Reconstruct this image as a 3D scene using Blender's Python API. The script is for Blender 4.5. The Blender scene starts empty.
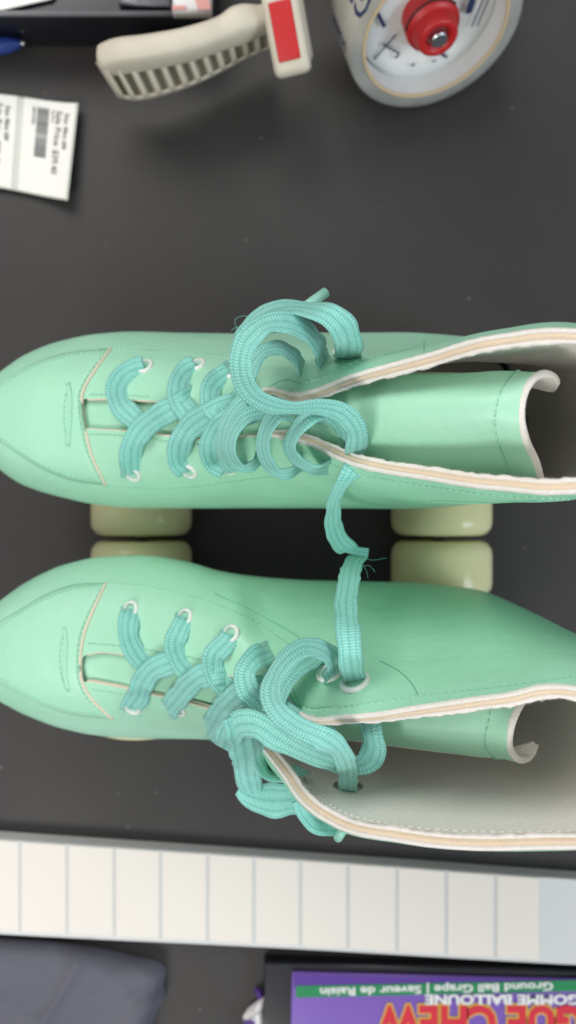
import bpy, bmesh, math, random
from mathutils import Vector, Matrix
from mathutils.bvhtree import BVHTree
random.seed(7)
S = bpy.context.scene
COL = S.collection
# ------------------------------------------------------------------ camera
HC, F = 0.52, 845.0                    # camera height over the counter (m), focal length (px)
FOC = 0.315                            # focus distance
cam_d = bpy.data.cameras.new('camera'); cam = bpy.data.objects.new('camera', cam_d); COL.objects.link(cam)
cam.location = (0, 0, HC); cam.rotation_euler = (0, 0, 0)
cam_d.sensor_fit = 'VERTICAL'; cam_d.sensor_height = 24.0; cam_d.lens = 24.0*F/1024
cam_d.clip_start = 0.01; cam_d.clip_end = 50
cam_d.dof.use_dof = True; cam_d.dof.focus_distance = FOC; cam_d.dof.aperture_fstop = 5.0
S.camera = cam
S.render.resolution_x = 576; S.render.resolution_y = 1024
# ------------------------------------------------------------------ light
w = bpy.data.worlds.new('World'); S.world = w; w.use_nodes = True
wb = w.node_tree.nodes['Background']; wb.inputs[0].default_value = (0.93, 0.96, 1, 1); wb.inputs[1].default_value = 0.27
# a room: pale ceiling above, dimmer walls around
_N, _L = w.node_tree.nodes, w.node_tree.links
_tc = _N.new('ShaderNodeTexCoord'); _sp = _N.new('ShaderNodeSeparateXYZ'); _mr = _N.new('ShaderNodeMapRange')
_mr.inputs[1].default_value = 0.0; _mr.inputs[2].default_value = 0.95; _mr.inputs[3].default_value = 0.10; _mr.inputs[4].default_value = 0.58
_L.new(_tc.outputs['Generated'], _sp.inputs[0]); _L.new(_sp.outputs[2], _mr.inputs[0]); _L.new(_mr.outputs[0], wb.inputs[1])
def area(name, loc, tgt, size, power, col, size_y=None):
    d = bpy.data.lights.new(name, 'AREA'); d.energy = power; d.color = col; d.shape = 'RECTANGLE'
    d.size = size; d.size_y = size_y or size
    o = bpy.data.objects.new(name, d); COL.objects.link(o); o.location = loc
    o.rotation_euler = (Vector(tgt)-Vector(loc)).to_track_quat('-Z', 'Y').to_euler(); return o
area('ceiling_light', (-0.75, 1.5, 1.75), (0, 0, .1), 1.7, 33, (1, .97, .93), 1.2)
area('added_fill_light', (-1.0, -1.4, 1.7), (-.1, -.1, .1), 1.0, 25, (1, .96, .91), .5)  # added fill for the toes, label strip and lining, no known source
area('window_light', (1.6, -0.75, 1.2), (0, 0, .1), 0.8, 18, (.80, .91, 1), .8)
S.view_settings.view_transform = 'Standard'; S.view_settings.look = 'None'
S.view_settings.exposure = 0.08; S.view_settings.gamma = 1.0
try:
    S.cycles.max_bounces = 12; S.cycles.diffuse_bounces = 8
except Exception: pass

# ------------------------------------------------------------------ helpers
def P(u, v, z):
    """a point measured on the photograph, put at height z over the counter"""
    d = HC - z
    return Vector(((u-288)/F*d, (512-v)/F*d, z))
def link(name, bm, mat, parent=None, smooth=True, recalc=True):
    if recalc: bmesh.ops.recalc_face_normals(bm, faces=bm.faces[:])
    me = bpy.data.meshes.new(name); bm.to_mesh(me); bm.free()
    for p in me.polygons: p.use_smooth = smooth
    mats = mat if isinstance(mat, (list, tuple)) else [mat]
    for m in mats: me.materials.append(m)
    o = bpy.data.objects.new(name, me); COL.objects.link(o)
    if parent:
        o.parent = parent; o.matrix_parent_inverse = Matrix.Translation(-wloc(parent))
    return o
def wloc(o):
    l = o.location.copy() if o.type == 'EMPTY' else Vector((0, 0, 0))
    return l
def tag(o, label=None, cat=None, group=None, kind=None):
    if label: o['label'] = label
    if cat: o['category'] = cat
    if group: o['group'] = group
    if kind: o['kind'] = kind
    return o
def thing(name, loc, label, cat, group=None):
    o = bpy.data.objects.new(name, None); COL.objects.link(o); o.location = loc; o.empty_display_size = .01
    return tag(o, label, cat, group)
def spline(pts, n):
    """n samples through pts (any dimension), chord-parameter Catmull-Rom"""
    pts = [list(p) for p in pts]; m = len(pts); D = len(pts[0])
    if m == 2:
        return [[pts[0][k]*(1-t)+pts[1][k]*t for k in range(D)] for t in [i/(n-1) for i in range(n)]]
    T = [0.0]
    for i in range(1, m):
        T.append(T[-1]+max(1e-6, math.sqrt(sum((pts[i][k]-pts[i-1][k])**2 for k in range(min(3, D))))**0.6))
    def tan(i, k):
        if i == 0: return (pts[1][k]-pts[0][k])/(T[1]-T[0])
        if i == m-1: return (pts[-1][k]-pts[-2][k])/(T[-1]-T[-2])
        a = (pts[i][k]-pts[i-1][k])/(T[i]-T[i-1]); b = (pts[i+1][k]-pts[i][k])/(T[i+1]-T[i])
        h0, h1 = T[i]-T[i-1], T[i+1]-T[i]
        return (a*h1+b*h0)/(h0+h1)
    out = []; j = 0
    for s in range(n):
        t = T[-1]*s/(n-1)
        while j < m-2 and t > T[j+1]: j += 1
        h = T[j+1]-T[j]; x = min(1, max(0, (t-T[j])/h)); r = []
        for k in range(D):
            r.append((2*x**3-3*x*x+1)*pts[j][k]+(x**3-2*x*x+x)*h*tan(j, k)+(-2*x**3+3*x*x)*pts[j+1][k]+(x**3-x*x)*h*tan(j+1, k))
        out.append(r)
    return out
def resample(pts, n):
    """equal arc length"""
    L = [0.0]
    for i in range(1, len(pts)): L.append(L[-1]+(Vector(pts[i][:3])-Vector(pts[i-1][:3])).length)
    out = []; j = 0
    for s in range(n):
        t = L[-1]*s/(n-1)
        while j < len(pts)-2 and t > L[j+1]: j += 1
        h = max(1e-9, L[j+1]-L[j]); x = min(1, max(0, (t-L[j])/h))
        out.append([pts[j][k]*(1-x)+pts[j+1][k]*x for k in range(len(pts[0]))])
    return out
def interp(tab, x):
    if x <= tab[0][0]: return tab[0][1]
    for (a, b), (c, d) in zip(tab, tab[1:]):
        if x <= c: return b+(d-b)*(x-a)/(c-a)
    return tab[-1][1]
def smooth_tab(tab):
    """list of (x, y) -> function through them (monotone-ish cubic)"""
    xs = [a for a, b in tab]; ys = [b for a, b in tab]; m = len(xs)
    d = [(ys[i+1]-ys[i])/(xs[i+1]-xs[i]) for i in range(m-1)]
    t = [d[0]]+[(0 if d[i-1]*d[i] <= 0 else 2*d[i-1]*d[i]/(d[i-1]+d[i])) for i in range(1, m-1)]+[d[-1]]
    def f(x):
        x = min(xs[-1], max(xs[0], x))
        i = 0
        while i < m-2 and x > xs[i+1]: i += 1
        h = xs[i+1]-xs[i]; s = (x-xs[i])/h
        return (2*s**3-3*s*s+1)*ys[i]+(s**3-2*s*s+s)*h*t[i]+(-2*s**3+3*s*s)*ys[i+1]+(s**3-s*s)*h*t[i+1]
    return f
def grid(bm, rows, uv=None, mi=0, closed=False):
    vs = [[bm.verts.new(p) for p in r] for r in rows]; fs = []
    for i in range(len(vs)-1):
        n = len(vs[i])
        for j in range(n if closed else n-1):
            q = [vs[i][j], vs[i][(j+1) % n], vs[i+1][(j+1) % n], vs[i+1][j]]
            try: f = bm.faces.new(q)
            except ValueError: continue
            f.material_index = mi; fs.append(f)
            if uv:
                for l, (a, b) in zip(f.loops, ((i, j), (i, j+1), (i+1, j+1), (i+1, j))):
                    l[bm.loops.layers.uv[0]].uv = uv(a, b)
    return vs
def tube(bm, pts, r, k=6, caps=True, mi=0):
    pts = [Vector(p[:3]) for p in pts]; prev = None; rows = []
    for i, p in enumerate(pts):
        t = (pts[min(i+1, len(pts)-1)]-pts[max(i-1, 0)])
        if t.length < 1e-9: t = Vector((1, 0, 0))
        t.normalize()
        a = Vector((0, 0, 1)) if prev is None else prev
        a = a - t*a.dot(t)
        if a.length < 1e-4: a = Vector((1, 0, 0))-t*t.x
        a.normalize(); prev = a; b = t.cross(a)
        rr = r[i] if isinstance(r, list) else r
        rows.append([p+(a*math.cos(q)+b*math.sin(q))*rr for q in [2*math.pi*j/k for j in range(k)]])
    vs = grid(bm, rows, closed=True, mi=mi)
    if caps:
        for e in (vs[0], vs[-1]):
            f = bm.faces.new(e); f.material_index = mi
def lathe(bm, prof, M, n=40, mi=0):
    """prof = (axial, radius) pairs around local Z of M"""
    rows = [[M @ Vector((r*math.cos(2*math.pi*j/n), r*math.sin(2*math.pi*j/n), a)) for j in range(n)] for a, r in prof]
    return grid(bm, rows, closed=True, mi=mi)
def box(bm, M, sx, sy, sz, bev=0.0, mi=0):
    r = bmesh.ops.create_cube(bm, size=1, matrix=M @ Matrix.Diagonal((sx, sy, sz, 1)))
    if bev:
        es = list({e for v in r['verts'] for e in v.link_edges})
        q = bmesh.ops.bevel(bm, geom=es, offset=bev, segments=3, affect='EDGES', profile=.6)
        for f in q['faces']: f.material_index = mi
    for v in r['verts']:
        if v.is_valid:
            for f in v.link_faces: f.material_index = mi
def frame(o, x, z):
    z = Vector(z).normalized(); x = Vector(x); x = (x-z*x.dot(z)).normalized(); y = z.cross(x)
    M = Matrix((x, y, z)).transposed().to_4x4(); M.translation = Vector(o); return M
def prism(bm, px, z0, z1, bev=0.0, mi=0, seg=2):
    """outline (already world xy) extruded z0..z1"""
    a = [bm.verts.new((p[0], p[1], z0)) for p in px]; f = bm.faces.new(a)
    r = bmesh.ops.extrude_face_region(bm, geom=[f])
    vs = [g for g in r['geom'] if isinstance(g, bmesh.types.BMVert)]
    for v in vs: v.co.z = z1
    top = [g for g in r['geom'] if isinstance(g, bmesh.types.BMFace)]
    if bev:
        es = [e for e in top[0].edges]
        bmesh.ops.bevel(bm, geom=es, offset=bev, segments=seg, affect='EDGES', profile=.5)
    for f in bm.faces:
        if f.material_index == 0: f.material_index = mi

# ------------------------------------------------------------------ materials
def mat(name, col, rough=.5, noise=None, bump=None, metal=0, trans=0, ior=1.45, sss=0, coat=0, spec=None, sheen=0, alpha=1):
    m = bpy.data.materials.new(name); m.use_nodes = True; N = m.node_tree.nodes; L = m.node_tree.links
    b = N['Principled BSDF']; b.inputs['Base Color'].default_value = (*col, 1); b.inputs['Roughness'].default_value = rough
    b.inputs['Metallic'].default_value = metal; b.inputs['Transmission Weight'].default_value = trans; b.inputs['IOR'].default_value = ior
    b.inputs['Coat Weight'].default_value = coat; b.inputs['Coat Roughness'].default_value = .25
    b.inputs['Sheen Weight'].default_value = sheen
    if alpha < 1: b.inputs['Alpha'].default_value = alpha
    if spec is not None: b.inputs['Specular IOR Level'].default_value = spec
    if sss:
        b.inputs['Subsurface Weight'].default_value = sss; b.inputs['Subsurface Radius'].default_value = (1, .9, .5); b.inputs['Subsurface Scale'].default_value = .01
    tc = N.new('ShaderNodeTexCoord')
    if noise:
        sc, amt, col2 = noise
        n = N.new('ShaderNodeTexNoise'); n.inputs['Scale'].default_value = sc; n.inputs['Detail'].default_value = 6; n.inputs['Roughness'].default_value = .6
        L.new(tc.outputs['Object'], n.inputs['Vector'])
        r = N.new('ShaderNodeMapRange'); r.inputs[1].default_value = .35; r.inputs[2].default_value = .65; r.inputs[3].default_value = 0; r.inputs[4].default_value = amt
        L.new(n.outputs['Fac'], r.inputs[0])
        x = N.new('ShaderNodeMix'); x.data_type = 'RGBA'; x.inputs[6].default_value = (*col, 1); x.inputs[7].default_value = (*col2, 1)
        L.new(r.outputs[0], x.inputs[0]); L.new(x.outputs[2], b.inputs['Base Color'])
    if bump:
        hs = None
        for sc, st, dist in bump:
            n = N.new('ShaderNodeTexNoise'); n.inputs['Scale'].default_value = sc; n.inputs['Detail'].default_value = 4
            L.new(tc.outputs['Object'], n.inputs['Vector'])
            bp = N.new('ShaderNodeBump'); bp.inputs['Strength'].default_value = st; bp.inputs['Distance'].default_value = dist
            L.new(n.outputs['Fac'], bp.inputs['Height'])
            if hs: L.new(hs.outputs[0], bp.inputs['Normal'])
            hs = bp
        L.new(hs.outputs[0], b.inputs['Normal'])
    return m
MINT = (.36, .70, .50)
M_leather = mat('mint_leather', MINT, .43, noise=(9, .8, (.39, .715, .53)), bump=[(1300, .25, .0004), (34, .7, .0024), (190, .12, .0006)], coat=.04)
M_thread = mat('mint_thread', (.34, .66, .48), .7)
M_crease = mat('seam_crease', (.20, .50, .34), .7)
M_cream = mat('cream_foam', (.74, .60, .44), .9, noise=(300, .5, (.66, .52, .38)), bump=[(900, .4, .0008)])
M_white = mat('white_felt', (.82, .78, .73), .95, noise=(420, .5, (.74, .69, .62)), bump=[(1400, .6, .0010)], sheen=.3)
M_pipe = mat('cream_piping', (.72, .60, .48), .8, noise=(260, .5, (.60, .66, .50)))
M_lining = mat('grey_fabric_lining', (.84, .82, .77), .95, noise=(1100, .7, (.74, .73, .68)), bump=[(750, .6, .0009), (70, .3, .002)], sheen=.2)
M_insole = mat('pale_insole', (.66, .63, .59), .9, noise=(500, .5, (.56, .53, .50)))
M_black = mat('black_plastic', (.012, .012, .013), .45)
M_steel = mat('brushed_steel', (.55, .55, .56), .3, metal=1, noise=(80, .4, (.4, .4, .42)))
M_gun = mat('dark_eyelet_metal', (.30, .33, .31), .4, metal=.6)
M_enamel = mat('white_enamel', (.78, .80, .76), .3)
M_wheel = mat('yellow_urethane', (.98, .93, .56), .14, trans=.2, ior=1.35, sss=.5, noise=(60, .5, (.96, .88, .48)))
def braid():
    m = bpy.data.materials.new('teal_braid'); m.use_nodes = True; N = m.node_tree.nodes; L = m.node_tree.links
    b = N['Principled BSDF']; b.inputs['Roughness'].default_value = .62; b.inputs['Sheen Weight'].default_value = .25
    uv = N.new('ShaderNodeUVMap'); sp = N.new('ShaderNodeSeparateXYZ'); L.new(uv.outputs[0], sp.inputs[0])
    def mth(op, a, c=None, d=None):
        n = N.new('ShaderNodeMath'); n.operation = op
        for i, q in enumerate((a, c, d)):
            if q is None: continue
            if isinstance(q, (int, float)): n.inputs[i].default_value = q
            else: L.new(q, n.inputs[i])
        return n.outputs[0]
    U, V = sp.outputs[0], sp.outputs[1]           # U: metres along, V: ribs across
    fv = mth('FRACT', V); tri = mth('ABSOLUTE', mth('SUBTRACT', fv, .5))
    ph = mth('ADD', mth('MULTIPLY', U, 6.283/.00105), mth('MULTIPLY', tri, 5.5))
    yarn = mth('MULTIPLY_ADD', mth('SINE', ph), .5, .5)
    rib = mth('SUBTRACT', 1.0, mth('POWER', mth('MULTIPLY', tri, 2.0), 3.0))
    h = mth('MULTIPLY', mth('MULTIPLY_ADD', yarn, .65, .35), mth('MULTIPLY_ADD', rib, .75, .25))
    ns = N.new('ShaderNodeTexNoise'); ns.inputs['Scale'].default_value = 700; tc = N.new('ShaderNodeTexCoord'); L.new(tc.outputs['Object'], ns.inputs['Vector'])
    h2 = mth('ADD', h, mth('MULTIPLY', mth('SUBTRACT', ns.outputs['Fac'], .5), .5))
    cr = N.new('ShaderNodeValToRGB'); cr.color_ramp.elements[0].color = (.11, .40, .35, 1); cr.color_ramp.elements[1].color = (.33, .72, .63, 1)
    cr.color_ramp.elements[0].position = .02; cr.color_ramp.elements[1].position = .95
    e = cr.color_ramp.elements.new(.45); e.color = (.20, .57, .495, 1)
    L.new(h2, cr.inputs[0]); L.new(cr.outputs[0], b.inputs['Base Color'])
    bp = N.new('ShaderNodeBump'); bp.inputs['Strength'].default_value = .6; bp.inputs['Distance'].default_value = .0004
    L.new(h2, bp.inputs['Height']); L.new(bp.outputs[0], b.inputs['Normal'])
    return m
M_lace = braid()
M_aglet = mat('clear_lace_tip', (.30, .62, .50), .3)

# ------------------------------------------------------------------ counter
def counter_mat():
    m = mat('dark_counter', (.034, .032, .031), .5, spec=.35, noise=(9, .55, (.047, .044, .042)), bump=[(600, .10, .0004)])
    N = m.node_tree.nodes; L = m.node_tree.links; b = N['Principled BSDF']
    # dust specks and faint scuffs
    tc = N.new('ShaderNodeTexCoord'); v = N.new('ShaderNodeTexVoronoi'); v.inputs['Scale'].default_value = 75
    L.new(tc.outputs['Object'], v.inputs['Vector'])
    r = N.new('ShaderNodeMapRange'); r.inputs[1].default_value = .04; r.inputs[2].default_value = .09; r.inputs[3].default_value = .8; r.inputs[4].default_value = 0
    L.new(v.outputs['Distance'], r.inputs[0])
    n = N.new('ShaderNodeTexNoise'); n.inputs['Scale'].default_value = 30; L.new(tc.outputs['Object'], n.inputs['Vector'])
    g = N.new('ShaderNodeMapRange'); g.inputs[1].default_value = .50; g.inputs[2].default_value = .60; L.new(n.outputs['Fac'], g.inputs[0])
    k = N.new('ShaderNodeMath'); k.operation = 'MULTIPLY'; L.new(r.outputs[0], k.inputs[0]); L.new(g.outputs[0], k.inputs[1])
    src = b.inputs['Base Color'].links[0].from_socket
    x = N.new('ShaderNodeMix'); x.data_type = 'RGBA'; x.inputs[7].default_value = (.16, .15, .14, 1)
    L.new(k.outputs[0], x.inputs[0]); L.new(src, x.inputs[6]); L.new(x.outputs[2], b.inputs['Base Color'])
    n2 = N.new('ShaderNodeTexNoise'); n2.inputs['Scale'].default_value = 14; n2.inputs['Detail'].default_value = 8; L.new(tc.outputs['Object'], n2.inputs['Vector'])
    r2 = N.new('ShaderNodeMapRange'); r2.inputs[3].default_value = .40; r2.inputs[4].default_value = .60; L.new(n2.outputs['Fac'], r2.inputs[0])
    L.new(r2.outputs[0], b.inputs['Roughness'])
    return m
bm = bmesh.new(); box(bm, Matrix.Translation((0, 0, -.01)), 3, 3, .02)
tag(link('counter', bm, counter_mat(), smooth=False), kind='structure')

# ------------------------------------------------------------------ boots
def bvh_of(grids):
    vs, fs = [], []
    for g in grids:
        o = len(vs); n = len(g[0])
        for r in g: vs += [Vector(p[:3]) for p in r]
        for i in range(len(g)-1):
            for j in range(n-1):
                a = o+i*n+j; fs.append((a, a+1, a+n+1, a+n))
    return BVHTree.FromPolygons(vs, fs)
CAM = Vector((0, 0, HC))
def drape(bvh, u, v, h=0.0, zdef=.12):
    d = (P(u, v, 0)-CAM).normalized(); hit, nrm, i, dist = bvh.ray_cast(CAM, d)
    if hit is None:
        p = P(u, v, zdef); return p, Vector((0, 0, 1))
    if nrm.dot(d) > 0: nrm = -nrm
    return hit+nrm*h, nrm

def ribbon(bm, pts, width, thick=.00115, n=None, bvh=None, ribs=6, taper=True):
    """flat braided lace through (u, v, z[, twist_deg[, widthscale]]); z below .05 means that far above the boot"""
    full = []
    for q in pts:
        u, v, z = q[:3]; tw = q[3] if len(q) > 3 else 0; ws = q[4] if len(q) > 4 else 1
        if z < .05:
            p, nn = drape(bvh, u, v, 0); p = p+(CAM-p).normalized()*z
        else: p = P(u, v, z)
        full.append([p.x, p.y, p.z, math.radians(tw), ws])
    n = n or max(16, len(pts)*15)
    sm = resample(spline(full, n*2), n); K = 14; rows = []; prevN = None; s = 0; ss = []
    for i, q in enumerate(sm):
        p = Vector(q[:3]); t = Vector(sm[min(i+1, n-1)][:3])-Vector(sm[max(i-1, 0)][:3]); t.normalize()
        if i: s += (p-Vector(sm[i-1][:3])).length
        ss.append(s)
        up = (CAM-p).normalized(); up = up-t*up.dot(t)
        if prevN is not None:
            pr = prevN-t*prevN.dot(t)
            k = min(1, up.length*1.5); up = (up.normalized() if up.length > 1e-4 else pr)*k+pr.normalized()*(1-k)*1.0
            up = up-t*up.dot(t)
        up.normalize(); prevN = up.copy()
        nn = Matrix.Rotation(q[3]+(.14*math.sin(s*260+width*3e4)+.05*math.sin(s*610))*max(.15, math.cos(q[3])**2), 3, t) @ up; wd = t.cross(nn)
        hw = width*.5*q[4]*(1+.05*math.sin(s*420+width*1e4)); ht = thick*.5
        r = []
        for j in range(K):
            a = 2*math.pi*j/K; c, sn = math.cos(a), math.sin(a)
            r.append(p+wd*hw*(abs(c)**.75)*(1 if c > 0 else -1)+nn*ht*(abs(sn)**.6)*(1 if sn > 0 else -1)*(.78+.5*abs(c)**3))
        rows.append(r)
    def uv(i, j):
        a = 2*math.pi*j/K; return (ss[min(i, n-1)], (math.acos(max(-1, min(1, math.cos(a))))/math.pi)*ribs+.0)
    vs = grid(bm, rows, uv=uv, closed=True)
    for e in (vs[0], vs[-1]): bm.faces.new(e)
def new_uv():
    b = bmesh.new(); b.loops.layers.uv.new('UVMap'); return b

def stitches(bm, bvh, path, step=.0026, r=.00032, h=.0002, dens=120, fill=.62):
    pts = spline(path, dens); w_ = [list(drape(bvh, q[0], q[1], h)[0]) for q in pts]
    L = sum((Vector(w_[i+1])-Vector(w_[i])).length for i in range(len(w_)-1)); n = max(3, int(L/step)*2+1)
    # six samples per stitch
    sm = resample(w_, max(3, int(L/step)*6))
    for i in range(0, len(sm)-5, 6):
        seg = [Vector(p) for p in sm[i:i+5]]
        if max((seg[k+1]-seg[k]).length for k in range(len(seg)-1)) > .004: continue
        tube(bm, [seg[0]-Vector((0, 0, .0003)), seg[1], seg[2], seg[3], seg[4]-Vector((0, 0, .0003))], r, 5)
def cordline(bm, bvh, path, r, h=0, n=60, mi=0):
    pts = spline(path, n); w_ = [drape(bvh, q[0], q[1], h)[0] for q in pts]
    w2 = [w_[0]]+[(w_[i-1]+w_[i]*2+w_[i+1])/4 for i in range(1, len(w_)-1)]+[w_[-1]]
    tube(bm, w2, r, 7, mi=mi)
def eyelet(bm, bvh, u, v, ro=.0042, ri=.0026, h=.0003, at=None, mi=0):
    p, n = at if at else drape(bvh, u, v, h)
    M = frame(p, (1, 0, 0), n)
    prof = [(-.0012, ri), (.0004, ri), (.0009, ri*.75+ro*.25), (.0009, ri*.3+ro*.7), (.0002, ro), (-.0006, ro)]
    lathe(bm, prof, M, 28, mi=mi)

def make_skate(D):
    root = thing('roller_skate', P(*D['root']), D['label'], 'roller skate', 'pair of roller skates')
    vt, vb, zt = smooth_tab(D['vt']), smooth_tab(D['vb']), smooth_tab(D['zt'])
    ZS = .088
    u0 = D['vt'][0][0]
    def dome(u, w):
        a, b = vt(u), vb(u); v = (a+b)/2+w*(b-a)/2; k = max(0, 1-abs(w)**2.5)**.62
        return P(u, v, ZS+(zt(u)-ZS)*k)
    # smooth closed dome used to lay the toe leather, stitches and laces on
    dg = []
    us = [u0+(280-u0)*(i/70)**1.35 for i in range(71)]
    for u in us: dg.append([dome(u, math.sin(math.pi/2*(-1+2*j/48))) for j in range(49)])
    bd = bvh_of([dg])
    def side(sgn, throat, shaft):
        tf = smooth_tab(throat); st = []
        us2 = [u0, u0+1.2, u0+3.5, u0+8, u0+16, 20, 38, 58, 70, 77, 80, 81.5, 83.5, 90, 100, 120, 145, 170, 195, 215, 235]
        for u in us2:
            a, b = vt(u), vb(u); c = (a+b)/2; hw = max(.01, (b-a)/2)
            x_ = min(1, max(0, (u-15)/60)); x_ = x_*x_*(3-2*x_); mid = c+(D['mid']-(vt(80)+vb(80))/2)*x_
            op = min(1, max(0, (u-80)/3.0)); we = ((mid*(1-op)+tf(u)*op)-c)/hw*sgn if u > 15 else 0
            sec = []
            for j in range(41):
                w_ = we+(1-we)*math.sin(math.pi/2*j/40); sec.append(dome(u, sgn*w_))
            sec.reverse(); p0 = sec[0]
            cen = P(u, c, ZS)
            under = [p0+(cen-p0)*.10+Vector((0, 0, -.013)), p0+(cen-p0)*.03+Vector((0, 0, -.007))]
            if hw < 5: under = [p0+Vector((.004, 0, -.013)), p0+Vector((.001, 0, -.007))]
            st.append(resample([list(p) for p in under+sec], 34))
        for s in shaft:
            pts = [P(*q[1:]) if q[0] == 'p' else Vector(q[1:]) for q in s]
            inw = Vector((0, -sgn, 0))*-1
            p0 = pts[0]; cen = Vector((p0.x, D['yc'], p0.z))
            if p0.x > .12: cen = Vector((p0.x-.04, D['yc'], p0.z))
            under = [p0+(cen-p0)*.12+Vector((0, 0, -.015)), p0+(cen-p0)*.04+Vector((0, 0, -.008))]
            st.append(resample(spline([list(p) for p in under+pts], 60), 34))
        # run splines along the length
        NL = 190; g = []
        cols = [resample(spline([s[k] for s in st], 600), NL) for k in range(34)]
        # keep stations aligned: parameter by average rather than arc length
        cols = []
        for k in range(34):
            cols.append([s[k] for s in st])
        g = []
        sub = []
        for i in range(len(st)-1):
            L = (Vector(st[i+1][20])-Vector(st[i][20])).length; sub.append(max(2, min(22, int(L/.0022))))
        T = [0.0]
        for i in range(len(st)-1):
            T.append(T[-1]+max(.001, sum((Vector(st[i+1][k])-Vector(st[i][k])).length for k in (4, 16, 30))/3))
        def tan(k, i, c):
            if i == 0: return (cols[k][1][c]-cols[k][0][c])/(T[1]-T[0])
            if i == len(st)-1: return (cols[k][-1][c]-cols[k][-2][c])/(T[-1]-T[-2])
            a = (cols[k][i][c]-cols[k][i-1][c])/(T[i]-T[i-1]); b = (cols[k][i+1][c]-cols[k][i][c])/(T[i+1]-T[i])
            h0, h1 = T[i]-T[i-1], T[i+1]-T[i]; return (a*h1+b*h0)/(h0+h1)
        for i in range(len(st)-1):
            for s_ in range(sub[i]):
                x = s_/sub[i]; h = T[i+1]-T[i]; row = []
                for k in range(34):
                    row.append(Vector([(2*x**3-3*x*x+1)*cols[k][i][c]+(x**3-2*x*x+x)*h*tan(k, i, c)+(-2*x**3+3*x*x)*cols[k][i+1][c]+(x**3-x*x)*h*tan(k, i+1, c) for c in range(3)]))
                g.append(row)
        g.append([Vector(cols[k][-1]) for k in range(34)])
        return g
    gf = side(-1, D['thf'], D['shf']); gn = side(1, D['thn'], D['shn'])
    def normals(g, flip):
        R = []
        for i in range(len(g)):
            r = []
            for j in range(len(g[0])):
                a = g[min(i+1, len(g)-1)][j]-g[max(i-1, 0)][j]; b = g[i][min(j+1, len(g[0])-1)]-g[i][max(j-1, 0)]
                n = a.cross(b)*flip; r.append(n.normalized() if n.length > 1e-12 else Vector((0, 0, 1)))
            R.append(r)
        return R
    bm = bmesh.new()
    for g in (gf, gn): grid(bm, g)
    bmesh.ops.remove_doubles(bm, verts=bm.verts[:], dist=.00002)
    upper = link('boot_upper', bm, M_leather, root)
    # inner lining and layered collar edge
    bl = bmesh.new(); bc = bmesh.new(); fuzz = bmesh.new()
    inner_edges = []
    for g, fl in ((gf, -1), (gn, 1)):
        N = normals(g, fl)
        i0 = next(i for i in range(len(g)) if g[i][-1].x > P(86, 0, .12).x)
        # outward test on a wall point
        q = g[len(g)//2][14]; cen = Vector((q.x, D['yc'], q.z))
        if N[len(g)//2][14].dot(q-cen) < 0: N = [[-n for n in r] for r in N]
        th = lambda x: interp(((P(85, 0, .125).x, .0021), (P(225, 0, .17).x, .0024), (P(285, 0, .2).x, .0050), (.2, .0056)), x)
        lin = []
        for i in range(i0, len(g)):
            t = th(g[i][-1].x); lin.append([g[i][j]-N[i][j]*(t if j > 3 else t) for j in range(2, 34)])
        grid(bl, lin)
        edge_o = [g[i][-1] for i in range(i0, len(g))]; edge_i = [r[-1] for r in lin]
        inner_edges.append((edge_o, edge_i))
        rows = []
        for k, (a, b) in enumerate(zip(edge_o, edge_i)):
            i = i0+k; upv = (g[i][-1]-g[i][-3]).normalized(); wdt = (b-a).length
            jag = random.uniform(-.0003, .0003) if wdt > .003 else 0
            jag2 = random.uniform(-.0001, .0001) if wdt > .003 else 0
            r = []
            for f, hgt in ((0, -.10), (.02, .12), (.10, .26), (.22, .28), (.30, .16), (.36, .22), (.50, .26), (.62, .20), (.70, .12), (.76, .24), (.90, .26), (1.0, .14), (1.04, -.25)):
                q = a+(b-a)*f+upv*wdt*hgt
                if f > .85: q = q+(b-a).normalized()*jag+upv*jag*.5
                elif f < .2: q = q+(a-b).normalized()*jag2*.4
                r.append(q)
            rows.append(r)
        mats_seg = [0, 0, 0, 0, 1, 1, 1, 1, 0, 0, 0, 0]
        vs = [[bc.verts.new(p) for p in r] for r in rows]
        for i in range(len(vs)-1):
            for j in range(12):
                f = bc.faces.new((vs[i][j], vs[i][j+1], vs[i+1][j+1], vs[i+1][j])); f.material_index = mats_seg[j]
                if (rows[i][0]-rows[i][-1]).length < .0031: f.material_index = 2
        # short loose felt fibres along the inner edge
        for k in range(len(rows)-1):
            if (rows[k][0]-rows[k][-1]).length < .003: continue
            for _ in range(4):
                t = random.random(); a = rows[k][11].lerp(rows[k+1][11], t); dirn = (rows[k][11]-rows[k][9]).normalized()
                upv = (g[i0+k][-1]-g[i0+k][-3]).normalized()
                d = (dirn*random.uniform(.3, 1)+upv*random.uniform(-.2, .8)+Vector((random.uniform(-.8, .8), 0, 0))).normalized()
                Lh = random.uniform(.0003, .0010); e = a+d*Lh; m_ = a+d*Lh*.5+Vector((random.uniform(-.0002, .0002),)*3)
                tube(fuzz, [a, m_, e], [.00005, .00004, .00002], 3, caps=False)
    link('lining', bl, M_lining, root)
    collar = link('collar_edge', bc, [M_white, M_cream, M_pipe], root)
    f_ = link('felt_fibres', fuzz, M_white, collar); f_['kind'] = 'stuff'
    # vamp: separate toe leather laid over
    A, B, Rr = D['vamp_far'], D['vamp_near'], D['vamp_edge']
    na, nb = 40, 40
    fa, fb, fr = spline(A, nb), spline(B, nb), spline(Rr, na)
    fl_ = spline([A[0], D['vamp_tip'], B[0]], na)
    rows = []
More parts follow.
